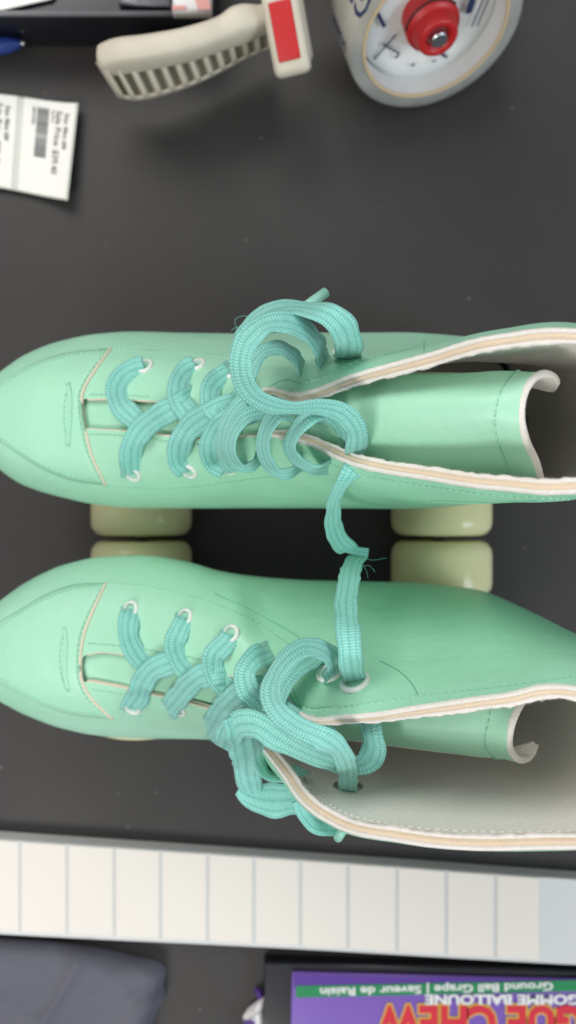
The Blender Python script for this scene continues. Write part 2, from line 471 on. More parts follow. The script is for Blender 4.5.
    for i in range(nb):
        s = i/(nb-1); row = []
        for j in range(na):
            t = j/(na-1)
            q = [(1-t)*fa[i][k]+t*fb[i][k]+(1-s)*fl_[j][k]+s*fr[j][k]-((1-s)*(1-t)*fa[0][k]+(1-s)*t*fb[0][k]+s*(1-t)*fa[-1][k]+s*t*fb[-1][k]) for k in range(2)]
            hh = .0013*min(1, min(i+.0, j, nb-1-i+.6, na-1-j)/2.0+.12)
            row.append(drape(bd, q[0], q[1], hh, .088)[0])
        rows.append(row)
    bm = bmesh.new(); grid(bm, rows)
    vamp = link('toe_leather', bm, M_leather, root)
    so = vamp.modifiers.new('thickness', 'SOLIDIFY'); so.thickness = .0006; so.offset = -1
    bv = bvh_of([rows, gf, gn])
    # piping, stitches and seams
    bm = bmesh.new(); cordline(bm, bv, Rr, .00085, .0001, 70); link('piping', bm, M_pipe, root)
    bm = bmesh.new()
    for p in D['stitch']: stitches(bm, bv, p)
    link('stitching', bm, M_thread, root)
    bm = bmesh.new()
    for p in D['crease']: cordline(bm, bv, p, .00028, .00005, 50)
    link('seam', bm, M_crease, root)
    bm = bmesh.new(); cordline(bm, bv, D['tab'], .0016, -.0007, 24); link('toe_tab', bm, M_leather, root)
    for e in D['eyelets']:
        bm = bmesh.new()
        if len(e) == 2: eyelet(bm, bv, e[0], e[1])
        else: eyelet(bm, bv, e[0], e[1], e[2], e[2]*.62)
        link('eyelet', bm, M_enamel, root)
    # tongue
    rows = D['tongue']; NR = 26
    def tp(q):
        if q[0] > 255: return list(P(*q))
        p_, n_ = drape(bd, q[0], q[1]); return list(p_-(CAM-p_).normalized()*(.0034 if q[0] < 200 else .0030))
    secs = [resample(spline([tp(q) for q in r], 60), NR) for r in rows]
    cols = [spline([s[k] for s in secs], 90) for k in range(NR)]
    tg = [[Vector(cols[k][i]) for k in range(NR)] for i in range(90)]
    bm = bmesh.new(); grid(bm, tg); tongue = link('tongue', bm, M_leather, root)
    # tongue back side and felt rim
    N = normals(tg, 1)
    if N[40][13].z < 0: N = [[-n for n in r] for r in N]
    back = [[tg[i][k]-N[i][k]*.0024 for k in range(NR)] for i in range(20, 90)]
    bm = bmesh.new(); grid(bm, back); link('tongue_lining', bm, M_lining, tongue)
    path = [tg[-1][k]-N[-1][k]*.0011 for k in range(NR)]
    bm = bmesh.new(); tube(bm, [p+Vector((.0003, 0, 0)) for p in path], .0014, 8)
    for sd in (0, NR-1): tube(bm, [tg[i][sd]-N[i][sd]*.0011 for i in range(50, 90)], .0013, 8)
    link('tongue_edge', bm, M_white, tongue)
    bm = bmesh.new(); bt = bvh_of([tg])
    row = tg[83]
    for k in range(2, NR-2):
        a, b = row[k], row[k+1]
        tube(bm, [a.lerp(b, .1)+N[83][k]*.0002, a.lerp(b, .5)+N[83][k]*.0004, a.lerp(b, .75)+N[83][k]*.0002], .0003, 5)
    link('tongue_stitching', bm, M_thread, tongue)
    # insole, sole, plate, trucks, wheels
    out = [gf[i][0] for i in range(0, len(gf), 3)]+[gf[-1][0]]+[gn[i][0] for i in range(len(gn)-1, 0, -3)]
    oc = sum(out, Vector())/len(out)
    bm = bmesh.new(); prism(bm, [oc+(p-oc)*.97 for p in out], .0755, .078); bmesh.ops.triangulate(bm, faces=bm.faces[:]); link('insole', bm, M_insole, root, smooth=False)
    bm = bmesh.new(); prism(bm, [oc+(p-oc)*1.0 for p in out], .069, .0753); link('sole', bm, M_black, root, smooth=False)
    yc = D['ytruck']; xf, xr = -.085, .0890
    bm = bmesh.new(); box(bm, Matrix.Translation((.002, yc, .064)), .215, .044, .007, .002); plate = link('sole_plate', bm, M_black, root)
    for x in (xf, xr):
        bm = bmesh.new(); box(bm, Matrix.Translation((x, yc, .044)), .034, .04, .034, .006)
        tube(bm, [(x+.018, yc, .036), (x+.03, yc, .06)], .009, 16); link('truck', bm, M_black, root)
        bm = bmesh.new(); tube(bm, [(x, yc-.056, .029), (x, yc+.056, .029)], .004, 14); link('axle', bm, M_steel, root)
        for s in (-1, 1):
            ya = yc+s*.039
            M = frame((x, ya, .029), (1, 0, 0), (0, s, 0)); R_, h = .029, .016
            prof = [(-h+.001, .013), (-h, .015), (-h, R_-.006), (-h+.0012, R_-.003), (-h+.0045, R_-.0006), (-h+.008, R_), (h-.008, R_), (h-.0045, R_-.0006), (h-.0012, R_-.003), (h, R_-.006), (h-.001, .017), (h-.004, .0145), (h-.004, .011), (-h+.001, .011), (-h+.001, .013)]
            bm = bmesh.new(); lathe(bm, prof, M, 56); wh = link('wheel', bm, M_wheel, root)
            bm = bmesh.new(); lathe(bm, [(-h+.002, .0045), (-h+.002, .0108), (h-.003, .0108), (h-.003, .0045)], M, 32); link('bearing', bm, M_steel, wh)
            bm = bmesh.new(); lathe(bm, [(h-.001, .0001), (h-.001, .006), (h-.0055, .0065), (h-.0055, .0001)], M, 6); link('axle_nut', bm, M_steel, wh, smooth=False)
    # laces
    for name, strips in D['laces']:
        b = new_uv()
        for wd, pts in strips: ribbon(b, pts, wd, bvh=bd)
        lc = link(name, b, M_lace, root, recalc=True)
        if name == 'lace':
            b = bmesh.new()
            for pts in D['aglets']: tube(b, [P(*q) for q in pts], [.0019]*len(pts), 10)
            link('lace_tip', b, M_aglet, lc)
    b = bmesh.new()
    for pts in D['hairs']: tube(b, spline([list(P(*q)) for q in pts], 24), .00007, 4, caps=False)
    h_ = link('loose_fibres', b, M_lace, lc); h_['kind'] = 'stuff'
    if D.get('inner_eyelet'):
        q = D['inner_eyelet']
        bm = bmesh.new(); d = (P(q[0], q[1], 0)-CAM).normalized()
        vsl, fcl = [], []
        g, fl = gn, 1
        lt = [[Vector(p) for p in r] for r in lin]
        bli = bvh_of([lt]); p, n = drape(bli, q[0], q[1], .0004); eyelet(bm, None, 0, 0, .0062, .0040, at=(p, n)); link('eyelet', bm, M_gun, root)['label'] = 'bare dark metal back of a lace eyelet on the lining'
        bm = bmesh.new(); stitches(bm, bli, [(300, 772), (318, 796), (345, 813), (400, 826), (480, 832), (572, 832)], step=.003, r=.0004); link('lining_stitching', bm, M_white, root)
        bm = bmesh.new(); cordline(bm, bli, [(297, 777), (315, 800), (343, 817.5), (400, 830), (480, 836), (572, 836)], .00045, .0001); link('lining_seam', bm, mat('brown_seam', (.22, .18, .14), .9), root)
    return root

pA = lambda *q: ('p',)+q
wA = lambda *q: ('w',)+q
A = dict(
    root=(260, 421, 0), label='upper mint green roller skate with round lace bow, collar flaps standing nearly closed', mid=413, yc=.045, ytruck=.0415,
    vt=[(-25, 419), (-22, 404), (-14, 389), (0, 371), (14, 361), (30, 352), (60, 341), (95, 334), (130, 331.5), (200, 333), (300, 334)],
    vb=[(-25, 421), (-22, 436), (-14, 453), (0, 471), (14, 480.5), (30, 488), (60, 497), (95, 504.5), (130, 508), (200, 508.5), (300, 508)],
    zt=[(-25, .089), (-21, .095), (-12, .101), (0, .106), (30, .114), (60, .119), (85, .123), (130, .134), (180, .149), (230, .168), (280, .188)],
    thf=[(79, 400), (100, 398.5), (120, 399), (165, 402), (200, 406), (240, 402)],
    thn=[(79, 428), (100, 430), (120, 431), (165, 436), (200, 440), (240, 438)],
    shf=[[pA(262, 334, .09), pA(262, 337, .125), pA(262, 347, .155), pA(263, 366, .178), pA(264, 388, .189)],
         [pA(300, 334, .09), pA(300, 338, .13), pA(300, 349, .170), pA(300, 369, .193), pA(300, 392, .203)],
         [pA(350, 334, .09), pA(347, 343, .14), pA(348, 355, .185), pA(350, 364, .208), pA(352, 374, .216)],
         [pA(420, 334, .09), pA(420, 344, .14), pA(420, 352, .19), pA(422, 348, .222), pA(423, 354, .232)],
         [pA(490, 342, .09), pA(495, 350, .14), pA(500, 347, .19), pA(500, 329, .236), pA(500, 333.5, .248)],
         [pA(515, 352, .09), pA(548, 356, .14), pA(570, 345, .2), pA(576, 323, .243), pA(576, 328, .255)],
         [wA(.123, .069, .09), wA(.125, .064, .14), wA(.128, .058, .2), wA(.129, .052, .24), wA(.130, .050, .26)],
         [wA(.130, .045, .09), wA(.133, .040, .14), wA(.138, .035, .2), wA(.142, .032, .24), wA(.144, .032, .262)]],
    shn=[[pA(262, 508, .09), pA(262, 503, .12), pA(262, 486, .150), pA(263, 460, .172), pA(264, 437, .183)],
         [pA(300, 508, .09), pA(300, 502, .13), pA(300, 486, .165), pA(300, 462, .187), pA(300, 443, .196)],
         [pA(350, 508, .09), pA(350, 504, .13), pA(350, 494, .17), pA(350, 479, .2), pA(350, 465, .21)],
         [pA(430, 507, .09), pA(430, 505, .14), pA(430, 499, .19), pA(430, 489, .222), pA(430, 481, .231)],
         [pA(495, 498, .09), pA(498, 502, .14), pA(500, 503, .19), pA(500, 499, .235), pA(500, 491, .246)],
         [pA(515, 490, .09), pA(548, 494, .14), pA(568, 497, .2), pA(576, 499, .24), pA(576, 494, .255)],
         [wA(.123, .021, .09), wA(.125, .017, .14), wA(.128, .013, .2), wA(.129, .013, .24), wA(.130, .014, .26)],
         [wA(.130, .045, .09), wA(.133, .040, .14), wA(.138, .035, .2), wA(.142, .032, .24), wA(.144, .032, .262)]],
    vamp_far=[(-18, 403), (0, 384), (20, 371), (45, 359), (75, 351.5), (111, 349)],
    vamp_near=[(-18, 430), (0, 441), (20, 455), (45, 470), (75, 481), (106, 485)], vamp_tip=(-21, 418),
    vamp_edge=[(111, 349), (97, 368), (83, 393), (83, 412), (86, 430), (92, 455), (106, 485)],
    stitch=[[(0, 387), (20, 374.5), (45, 362.5), (75, 355), (106, 352)], [(0, 437), (20, 451), (45, 466), (75, 477), (101, 481)],
            [(104, 355), (92, 369), (79, 393), (79, 412), (82, 431), (88, 455), (99, 478)],
            [(90, 394.5), (120, 395), (150, 397)], [(90, 434), (120, 435), (160, 440), (200, 445)],
            [(100, 349), (140, 350), (200, 353), (235, 357)], [(106, 485), (150, 488), (190, 487), (250, 479), (300, 474)],
            [(70, 383), (66, 395), (64, 412), (65, 430), (68, 444)],
            [(305, 383), (325, 377), (352, 364), (420, 346)], [(302, 450), (350, 471), (430, 486), (500, 495), (570, 499)],
            ],
    crease=[[(268, 388), (285, 380), (300, 384)], [(424, 341), (424, 352)], [(430, 500), (500, 502), (540, 500)]],
    tab=[(68, 384), (70, 398), (70, 414), (69, 430), (68, 445)],
    eyelets=[(145, 366.5), (197, 365), (133, 474), (189, 471), (228, 467), (232, 372), (344, 352, .0048)],
    tongue=[[(60, 403, .117), (60, 415, .1185), (60, 427, .117)], [(100, 390, .1225), (100, 414, .1235), (100, 440, .1215)], [(180, 388, .141), (180, 418, .1435), (180, 452, .139)],
            [(250, 385, .163), (250, 415, .168), (250, 455, .16)], [(310, 378, .178), (310, 395, .190), (310, 430, .192), (310, 465, .176)],
            [(370, 374, .188), (370, 379, .198), (370, 402, .212), (370, 438, .208), (370, 474, .185)],
            [(450, 373, .205), (450, 375, .215), (450, 400, .231), (450, 437, .226), (450, 478, .195)],
            [(505, 376, .210), (508, 371, .224), (503, 398, .240), (501, 430, .236), (505, 480, .2)],
            [(552, 386, .212), (556, 378, .222), (545, 370.5, .232), (532, 375, .238), (523, 392, .241), (519, 415, .241), (523, 440, .237), (533, 462, .226), (540, 485, .205)]],
    laces=[('lace', [
        (.0106, [(147, 365, -.003), (144, 368, .0015), (136, 369, .003), (124, 376, .0035), (117, 390, .0035), (121, 405, .003), (134, 418, .0022), (146, 428, .000), (154, 436, -.006)]),
        (.0104, [(198, 363, -.003), (196, 367, .0015), (189, 370, .003), (180, 382, .0045), (180, 399, .004), (189, 413, .003), (202, 425, .001), (212, 433, -.005)]),
        (.0096, [(233, 369, -.003), (230, 372, .0015), (222, 377, .003), (212, 387, .006), (211, 401, .006), (221, 415, .005), (236, 428, .000), (244, 434, -.005)]),
        (.0108, [(133, 476, -.003), (132, 471, .0015), (131, 464, .0032), (132, 448, .0052), (140, 432, .0062), (155, 419, .0062), (172, 409, .005), (186, 402, .002), (196, 396, -.005)]),
        (.0106, [(189, 473, -.003), (187, 469, .0015), (180, 463, .0035), (180, 446, .006), (188, 430, .007), (203, 418, .007), (220, 410, .005), (236, 404, .000), (243, 398, -.005)]),
        (.0100, [(228, 470, -.003), (225, 467, .0015), (215, 463, .004), (211, 448, .008), (216, 432, .0095), (230, 420, .0105), (248, 412, .009), (260, 406, .003)]),
        ]),
        ('lace_bow', [
        (.0104, [(326, 366, .180, 60), (323, 358, .196, 58), (318, 345, .211, 55), (305, 330, .224, 50), (286, 322, .231, 44), (265, 324, .234, 42), (249, 337, .235, 42), (241, 356, .235, 42), (242, 377, .233, 42), (251, 394, .231, 44), (270, 405, .229, 54, .9), (294, 408, .227, 60, .85), (320, 407, .226, 52, .85), (342, 413, .223, 35, .85), (356, 430, .218, 15, .82), (356, 450, .208, -20, .8), (349, 466, .19, -40, .8), (347, 476, .172, -50, .8)]),
        (.0100, [(305, 378, .178, 66), (301, 367, .194, 64), (292, 355, .206, 62), (278, 348, .212, 60), (264, 351, .213, 60), (253, 363, .212, 58), (248, 380, .210, 55), (252, 394, .207, 45), (262, 404, .202, 30)]),
        (.0104, [(346, 362, .188, 0), (348, 354, .205, 5), (348, 340, .220, 10), (341, 325, .229, 15), (328, 314, .231, 40), (308, 309, .227, 62), (288, 308, .221, 60), (270, 312, .215, 55), (256, 322, .207, 48), (247, 336, .198, 40), (245, 352, .186, 30)]),
        (.0098, [(264, 411, .205, 50), (246, 416, .207, 55), (233, 432, .206, 60), (230, 451, .201, 64), (238, 465, .195, 66), (251, 465, .191, 66), (261, 453, .185, 60), (265, 440, .172, 50)]),
        (.0098, [(288, 412, .213, 45), (276, 415, .216, 52), (265, 432, .213, 58), (264, 453, .208, 62), (273, 469, .203, 66), (288, 472, .198, 66), (300, 463, .191, 62), (307, 450, .176, 50)]),
        (.0098, [(320, 411, .218, 40), (309, 417, .221, 50), (296, 430, .218, 58), (290, 446, .214, 64), (297, 460, .210, 68), (313, 468, .205, 68), (328, 466, .198, 62), (337, 458, .182, 50)]),
        (.0090, [(312, 414, .204, 45), (327, 417, .207, 50), (338, 426, .206, 55), (343, 445, .196, 58), (338, 464, .176, 50)]),
        (.0096, [(252, 396, .190, 45), (238, 405, .190, 52), (226, 424, .188, 58), (222, 447, .182, 62), (228, 464, .174, 62), (239, 469, .163, 50)]),
        ]),
        ('lace_end', [
        (.0088, [(354, 464, .196, -10), (352, 471, .2085, -25), (346, 480, .2065, -50), (338, 492, .199, -60), (333, 510, .182, -50), (334, 528, .168, -28), (341, 543, .158, 0), (349, 550, .152, 30)]),
        (.0040, [(343, 547, .155, 0), (356, 551, .152, 0), (368, 553, .150, 0)]),
        ])],
    hairs=[[(250, 317, .235), (242, 316, .238), (235, 320, .240), (237, 328, .238), (243, 333, .236)], [(243, 331, .236), (237, 327, .238), (231, 331, .238)], [(345, 478, .2), (352, 484, .2), (355, 492, .198)]],
    aglets=[[(300, 311, .214), (312, 302, .212), (326, 292, .210)]],
)
B = dict(
    root=(260, 655, 0), label='lower mint green roller skate, its collar folded wide open on pale grey lining', mid=668, yc=-.075, ytruck=-.0715,
    vt=[(-25, 652), (-22, 636), (-14, 618), (0, 600), (14, 590), (30, 580), (60, 566), (100, 557), (140, 555), (180, 560), (230, 573), (290, 579)],
    vb=[(-25, 654), (-22, 670), (-14, 687), (0, 702), (14, 710), (30, 717), (60, 728), (100, 736), (140, 738.5), (180, 739), (230, 740), (290, 742)],
    zt=[(-25, .089), (-21, .095), (-12, .101), (0, .106), (30, .114), (60, .119), (85, .123), (130, .134), (180, .149), (230, .168), (280, .188)],
    thf=[(79, 658), (100, 652), (120, 654), (160, 659), (200, 668), (240, 678)],
    thn=[(79, 680), (100, 684), (120, 688), (160, 697), (200, 707), (240, 722)],
    shf=[[pA(262, 577, .09), pA(262, 592, .125), pA(262, 622, .155), pA(261, 652, .175), pA(260, 682, .184)],
         [pA(288, 579, .09), pA(288, 600, .13), pA(287, 635, .165), pA(286, 667, .187), pA(284, 692, .197)],
         [pA(306, 580, .09), pA(306, 602, .13), pA(306, 640, .17), pA(305, 682, .197), pA(302, 712, .206)],
         [pA(350, 581, .09), pA(350, 605, .135), pA(350, 645, .18), pA(350, 690, .21), pA(350, 714, .218)],
         [pA(430, 584, .09), pA(430, 608, .14), pA(430, 645, .19), pA(430, 684, .225), pA(430, 703, .235)],
         [pA(482, 591, .09), pA(492, 602, .14), pA(500, 630, .19), pA(500, 677, .235), pA(500, 693, .245)],
         [pA(513, 607, .09), pA(548, 620, .14), pA(576, 644, .2), pA(579, 668, .242), pA(578, 686, .252)],
         [wA(.122, -.056, .09), wA(.126, -.056, .14), wA(.128, -.056, .2), wA(.129, -.061, .24), wA(.130, -.066, .26)],
         [wA(.130, -.075, .09), wA(.133, -.077, .14), wA(.138, -.080, .2), wA(.142, -.083, .24), wA(.144, -.084, .262)]],
    shn=[[pA(264, 741, .09), pA(262, 756, .13), pA(258, 758, .155), pA(256, 750, .173), pA(255, 741, .18)],
         [pA(285, 742, .09), pA(283, 764, .14), pA(281, 778, .168), pA(280, 778, .188), pA(280, 774, .195)],
         [pA(305, 742, .09), pA(303, 773, .14), pA(301, 798, .178), pA(300, 805, .2), pA(300, 803, .21)],
         [pA(340, 742, .09), pA(338, 783, .15), pA(336, 815, .195), pA(336, 829, .215), pA(336, 828, .222)],
         [pA(400, 742, .09), pA(400, 787, .155), pA(400, 828, .21), pA(400, 843, .228), pA(400, 843, .235)],
         [pA(480, 736, .09), pA(480, 790, .16), pA(480, 838, .22), pA(480, 851, .238), pA(480, 851, .243)],
         [pA(515, 722, .09), pA(550, 785, .165), pA(572, 835, .225), pA(577, 850, .245), pA(577, 850, .251)],
         [wA(.123, -.096, .09), wA(.125, -.099, .14), wA(.128, -.103, .2), wA(.129, -.104, .24), wA(.130, -.105, .26)],
         [wA(.130, -.075, .09), wA(.133, -.077, .14), wA(.138, -.080, .2), wA(.142, -.083, .24), wA(.144, -.084, .262)]],
    vamp_far=[(-18, 640), (0, 622), (20, 610), (45, 595), (75, 584.5), (106, 583)],
    vamp_near=[(-18, 668), (0, 682), (20, 693), (45, 706), (75, 715), (113, 719)], vamp_tip=(-21, 655),
    vamp_edge=[(106, 583), (96, 605), (85, 632), (81, 655), (82, 680), (93, 700), (113, 719)],
    stitch=[[(0, 627), (20, 614), (45, 600), (75, 589), (98, 587)], [(0, 678), (20, 689), (45, 702), (75, 711), (100, 713)],
            [(100, 590), (91, 607), (80, 634), (77, 655), (78, 680), (88, 700), (104, 714)],
            [(88, 643), (120, 646), (150, 650), (200, 659)], [(92, 689), (120, 693), (150, 700)],
            [(106, 583), (150, 587), (200, 599), (250, 619), (290, 645)],
            [(64, 630), (61, 645), (60, 662), (62, 678), (68, 692)],
            [(290, 682), (298, 700), (306, 708), (350, 706), (430, 695), (500, 687), (572, 677)]],
    crease=[[(215, 594), (250, 610), (290, 632), (325, 655)], [(380, 661), (400, 672), (412, 684), (418, 695)], [(286, 686), (296, 704), (308, 708.5), (330, 708)]],
    tab=[(64, 628), (66, 642), (65, 658), (65, 674), (68, 690)],
    eyelets=[(131, 609.5), (185, 617.5), (231, 634), (133, 708), (178, 710), (300, 659), (330, 673, .0055), (355, 682, .0060)],
    tongue=[[(60, 656, .117), (60, 668, .1185), (60, 680, .117)], [(100, 645, .1225), (100, 668, .1235), (100, 692, .1215)], [(180, 645, .141), (180, 675, .1435), (180, 710, .139)],
            [(250, 660, .160), (250, 690, .166), (250, 728, .156)], [(310, 672, .168), (310, 690, .175), (310, 715, .176), (310, 735, .162)],
            [(370, 680, .17), (370, 700, .188), (370, 722, .190), (370, 743, .172)],
            [(450, 690, .180), (450, 708, .205), (450, 735, .206), (450, 752, .188), (448, 753, .182)],
            [(492, 690, .188), (492, 705, .214), (490, 735, .214), (492, 757, .196), (498, 757, .186)],
            [(527, 690, .19), (520, 700, .216), (509, 722, .222), (507, 740, .218), (510, 755, .208), (520, 763, .198), (530, 757, .190), (535, 745, .188)]],
    laces=[('lace', [
        (.0098, [(131, 608, -.003), (131, 612, .0018), (129, 622, .0032), (129, 637, .0042), (136, 653, .0035), (148, 668, .001), (156, 678, -.005)]),
        (.0096, [(186, 616, -.003), (185, 620, .0018), (180, 630, .0032), (175, 645, .0042), (180, 661, .003), (191, 673, .001), (200, 682, -.005)]),
        (.0096, [(232, 633, -.003), (231, 637, .0018), (225, 644, .0035), (214, 657, .0055), (215, 673, .005), (226, 687, .003), (238, 698, -.004)]),
        (.0108, [(131, 711, -.003), (132, 705, .002), (138, 697, .0032), (142, 684, .006), (152, 671, .0065), (167, 664, .005), (180, 661, .002), (190, 657, -.005)]),
        (.0106, [(166, 712, -.003), (170, 707, .002), (178, 698, .0045), (188, 686, .007), (202, 676, .0075), (216, 673, .005), (230, 672, -.003)]),
        (.0112, [(206, 736, -.002), (211, 729, .002), (216, 720, .006), (227, 706, .0105), (243, 694, .012), (260, 690, .011), (272, 690, .004)]),
        (.0094, [(272, 650, .170, 10), (266, 653, .184, 10), (254, 659, .192, 20), (245, 672, .195, 20), (248, 690, .194, 10), (262, 704, .190), (276, 715, .184)]),
        ]),
        ('lace_bow', [
        (.0104, [(335, 679, .190, 20), (334, 671, .207, 30), (331, 659, .218, 42), (319, 650, .227, 50), (303, 648, .232, 54), (287, 658, .233, 54), (275, 676, .232, 52), (271, 697, .230, 48), (280, 714, .228, 42), (299, 728, .227, 40), (322, 738, .227, 38), (338, 749, .222, 30, .85), (346, 764, .210, 10, .78), (348, 778, .196, 0, .74), (348, 788, .183, 0, .74), (349, 796, .16, 0, .74)]),
        (.0100, [(316, 655, .183, 20), (310, 659, .197, 30), (300, 666, .204, 40), (289, 678, .208, 52), (281, 693, .208, 56), (279, 710, .198, 50)]),
        (.0100, [(224, 748, .172, 0, .9), (229, 735, .188, 0, 1.1), (241, 724, .198, 5, 1.1), (257, 725, .203, 10, 1.05), (276, 737, .206, 25), (300, 750, .207, 38), (325, 760, .205, 48), (348, 766, .200, 48), (366, 763, .2, 20), (374, 749, .202, -20), (372, 732, .204, -32), (367, 708, .196, -30)]),
        (.0090, [(268, 700, .205, 20), (285, 710, .205, 35), (305, 723, .2, 40), (325, 733, .196, 35), (332, 742, .186, 25)]),
        (.0135, [(234, 716, .196, 0, .7), (242, 736, .190, 8, 1), (246, 757, .176, 12, .95), (248, 778, .160, 15, .85), (254, 796, .148, 20, .6)]),
        (.0100, [(256, 728, .194, -35), (260, 745, .188, -42), (262, 762, .182, -52), (270, 774, .178, -62), (284, 776, .176, -64), (302, 769, .170, -55)]),
        (.0145, [(238, 790, .150, 20, .35), (250, 796, .150, 20, .75), (270, 800, .154, 15, 1), (290, 799, .158, 8, 1), (306, 796, .16, 0, 1), (322, 800, .150)]),
        (.0108, [(304, 798, .168), (309, 813, .164, -15), (322, 823, .160, -30), (342, 824, .158, -30), (352, 812, .150)]),
        ]),
        ('lace_end', [
        (.0088, [(357, 690, .190, 0), (355, 682, .205, 0), (352, 670, .215, 0), (350, 652, .224, 0), (348, 630, .222, 8), (346, 605, .208, 12), (349, 582, .186, 5), (352, 566, .162, -20), (358, 556, .148, -40)]),
        ])],
    hairs=[[(361, 556, .15), (372, 560, .152), (386, 558, .15)], [(360, 562, .158), (366, 570, .158), (368, 578, .16)], [(361, 566, .162), (370, 566, .16), (375, 572, .16)], [(131, 705, .145), (124, 712, .147), (119, 722, .145)], [(134, 708, .145), (140, 716, .147), (138, 726, .145)]],
    aglets=[[(344, 828, .17), (338, 838, .165), (338, 836, .163)]],
    inner_eyelet=(348, 787),
)
make_skate(A); make_skate(B)

# ------------------------------------------------------------------ tape gun
M_abs = mat('cream_plastic', (.55, .50, .41), .45, noise=(60, .4, (.46, .41, .33)), bump=[(250, .15, .0006)])
M_slot = mat('brown_recess_shade', (.26, .235, .19), .8)  # slot floors: recess shade put into a darker plastic colour
M_red = mat('red_plastic', (.48, .018, .020), .38, noise=(90, .3, (.5, .02, .02)))
M_roll = mat('clear_tape', (.86, .87, .85), .07, trans=.65, ior=1.35, noise=(55, .7, (.60, .62, .60)), bump=[(90, .35, .002)], coat=.6)
M_core = mat('white_card_core', (.74, .75, .74), .6, noise=(30, .35, (.62, .64, .65)))
M_brown = mat('kraft_core_edge', (.55, .43, .28), .8)
M_ink = mat('navy_ink', (.02, .03, .09), .5)
M_bolt = mat('zinc_bolt', (.62, .66, .70), .28, metal=1)
gun = thing('tape_gun', P(300, 30, 0), 'cream handheld packing tape gun with ribbed handle and red insert', 'tape gun')
def shape(bm, outline, z0, z1, bev, mi=0):
    pts = spline(outline, len(outline)*4)[:-1]
    prism(bm, [P(u, v, (z0+z1)/2) for u, v in pts], z0, z1, bev, mi, 4)
# spine: smooth bowed bar with rounded section
sp = [(101, 63, .050, .0125), (118, 57, .055, .0140), (150, 52, .060, .0135), (190, 44, .062, .0130), (225, 32, .060, .0130), (240, 25, .060, .0150), (262, 20, .058, .0115), (285, 14, .058, .0115)]
pts = spline([list(P(*q[:3]))+[q[3]] for q in sp], 46); rows = []
for i, q in enumerate(pts):
    p = Vector(q[:3]); t = (Vector(pts[min(i+1, 45)][:3])-Vector(pts[max(i-1, 0)][:3])).normalized(); s_ = Vector((0, 0, 1)).cross(t).normalized(); up = t.cross(s_)
    e = min(1, math.sqrt(max(0, 1-(1-min(1, i/4))**2))+.15)
    rows.append([p+s_*math.copysign(abs(math.cos(a))**.6, math.cos(a))*q[3]*.55*e+up*math.copysign(abs(math.sin(a))**.6, math.sin(a))*q[3]*.62*e for a in [2*math.pi*k/24 for k in range(24)]])
bm = bmesh.new(); vs = grid(bm, rows, closed=True)
for e in (vs[0], vs[-1]): bm.faces.new(e)
link('handle', bm, M_abs, gun)
rib_top = [(95, 62), (113, 60), (150, 56), (181, 49), (212, 40), (243, 32), (270, 27)]
rib_bot = [(118, 98), (137, 101), (165, 95), (195, 85), (222, 72), (248, 58), (272, 48)]
NU, NV = 260, 26
a_, b_ = spline(rib_top, NU+1), spline(rib_bot, NU+1)
rows = []; dep = []
def trap(x): return min(1, max(0, x))
for i in range(NU+1):
    a, b = a_[i], b_[i]; r = []; dr = []
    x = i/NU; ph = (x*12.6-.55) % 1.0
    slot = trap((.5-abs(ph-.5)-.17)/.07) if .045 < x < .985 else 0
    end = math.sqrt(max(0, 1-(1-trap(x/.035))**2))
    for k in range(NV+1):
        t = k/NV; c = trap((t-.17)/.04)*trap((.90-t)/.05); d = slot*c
        sag = -.010*(1-math.sqrt(max(0, 1-trap((t-.82)/.18)**2)))-.010*(1-end)
        q = P(a[0]*(1-t)+b[0]*t, a[1]*(1-t)+b[1]*t, .060-.022*t)
        vd = (CAM-q).normalized(); r.append(q+vd*(.0015*math.sin(t*3.14)-.0075*d+sag)); dr.append(d)
    q = P(b[0], b[1]-2, .016); r.append(q); dr.append(0)
    rows.append(r); dep.append(dr)
bm = bmesh.new(); vs = [[bm.verts.new(p) for p in r] for r in rows]
for i in range(NU):
    for k in range(NV+1):
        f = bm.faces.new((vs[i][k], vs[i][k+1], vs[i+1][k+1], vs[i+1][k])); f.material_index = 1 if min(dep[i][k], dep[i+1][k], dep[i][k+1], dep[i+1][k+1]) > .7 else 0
bm.faces.new([v for v in reversed(vs[0])])
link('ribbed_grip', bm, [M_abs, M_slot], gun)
# front shield with red insert
c0, c1 = P(280, 3, .076), P(293, 64, .054); axis = (c1-c0); cc = (c0+c1)/2
M = frame(cc, axis, (CAM-cc).normalized()+Vector((-.1, .15, 0)))
bm = bmesh.new(); box(bm, M, axis.length+.010, .0205, .010, .0045); link('head_plate', bm, M_abs, gun)
bm = bmesh.new(); box(bm, M @ Matrix.Translation((-.001, -.0004, .0046)), axis.length-.002, .0122, .0026, .0010); link('insert', bm, M_red, gun)
bm = bmesh.new(); box(bm, M @ Matrix.Translation((-.004, .004, -.013)), axis.length+.004, .014, .018, .004); link('blade_guard', bm, M_abs, gun)
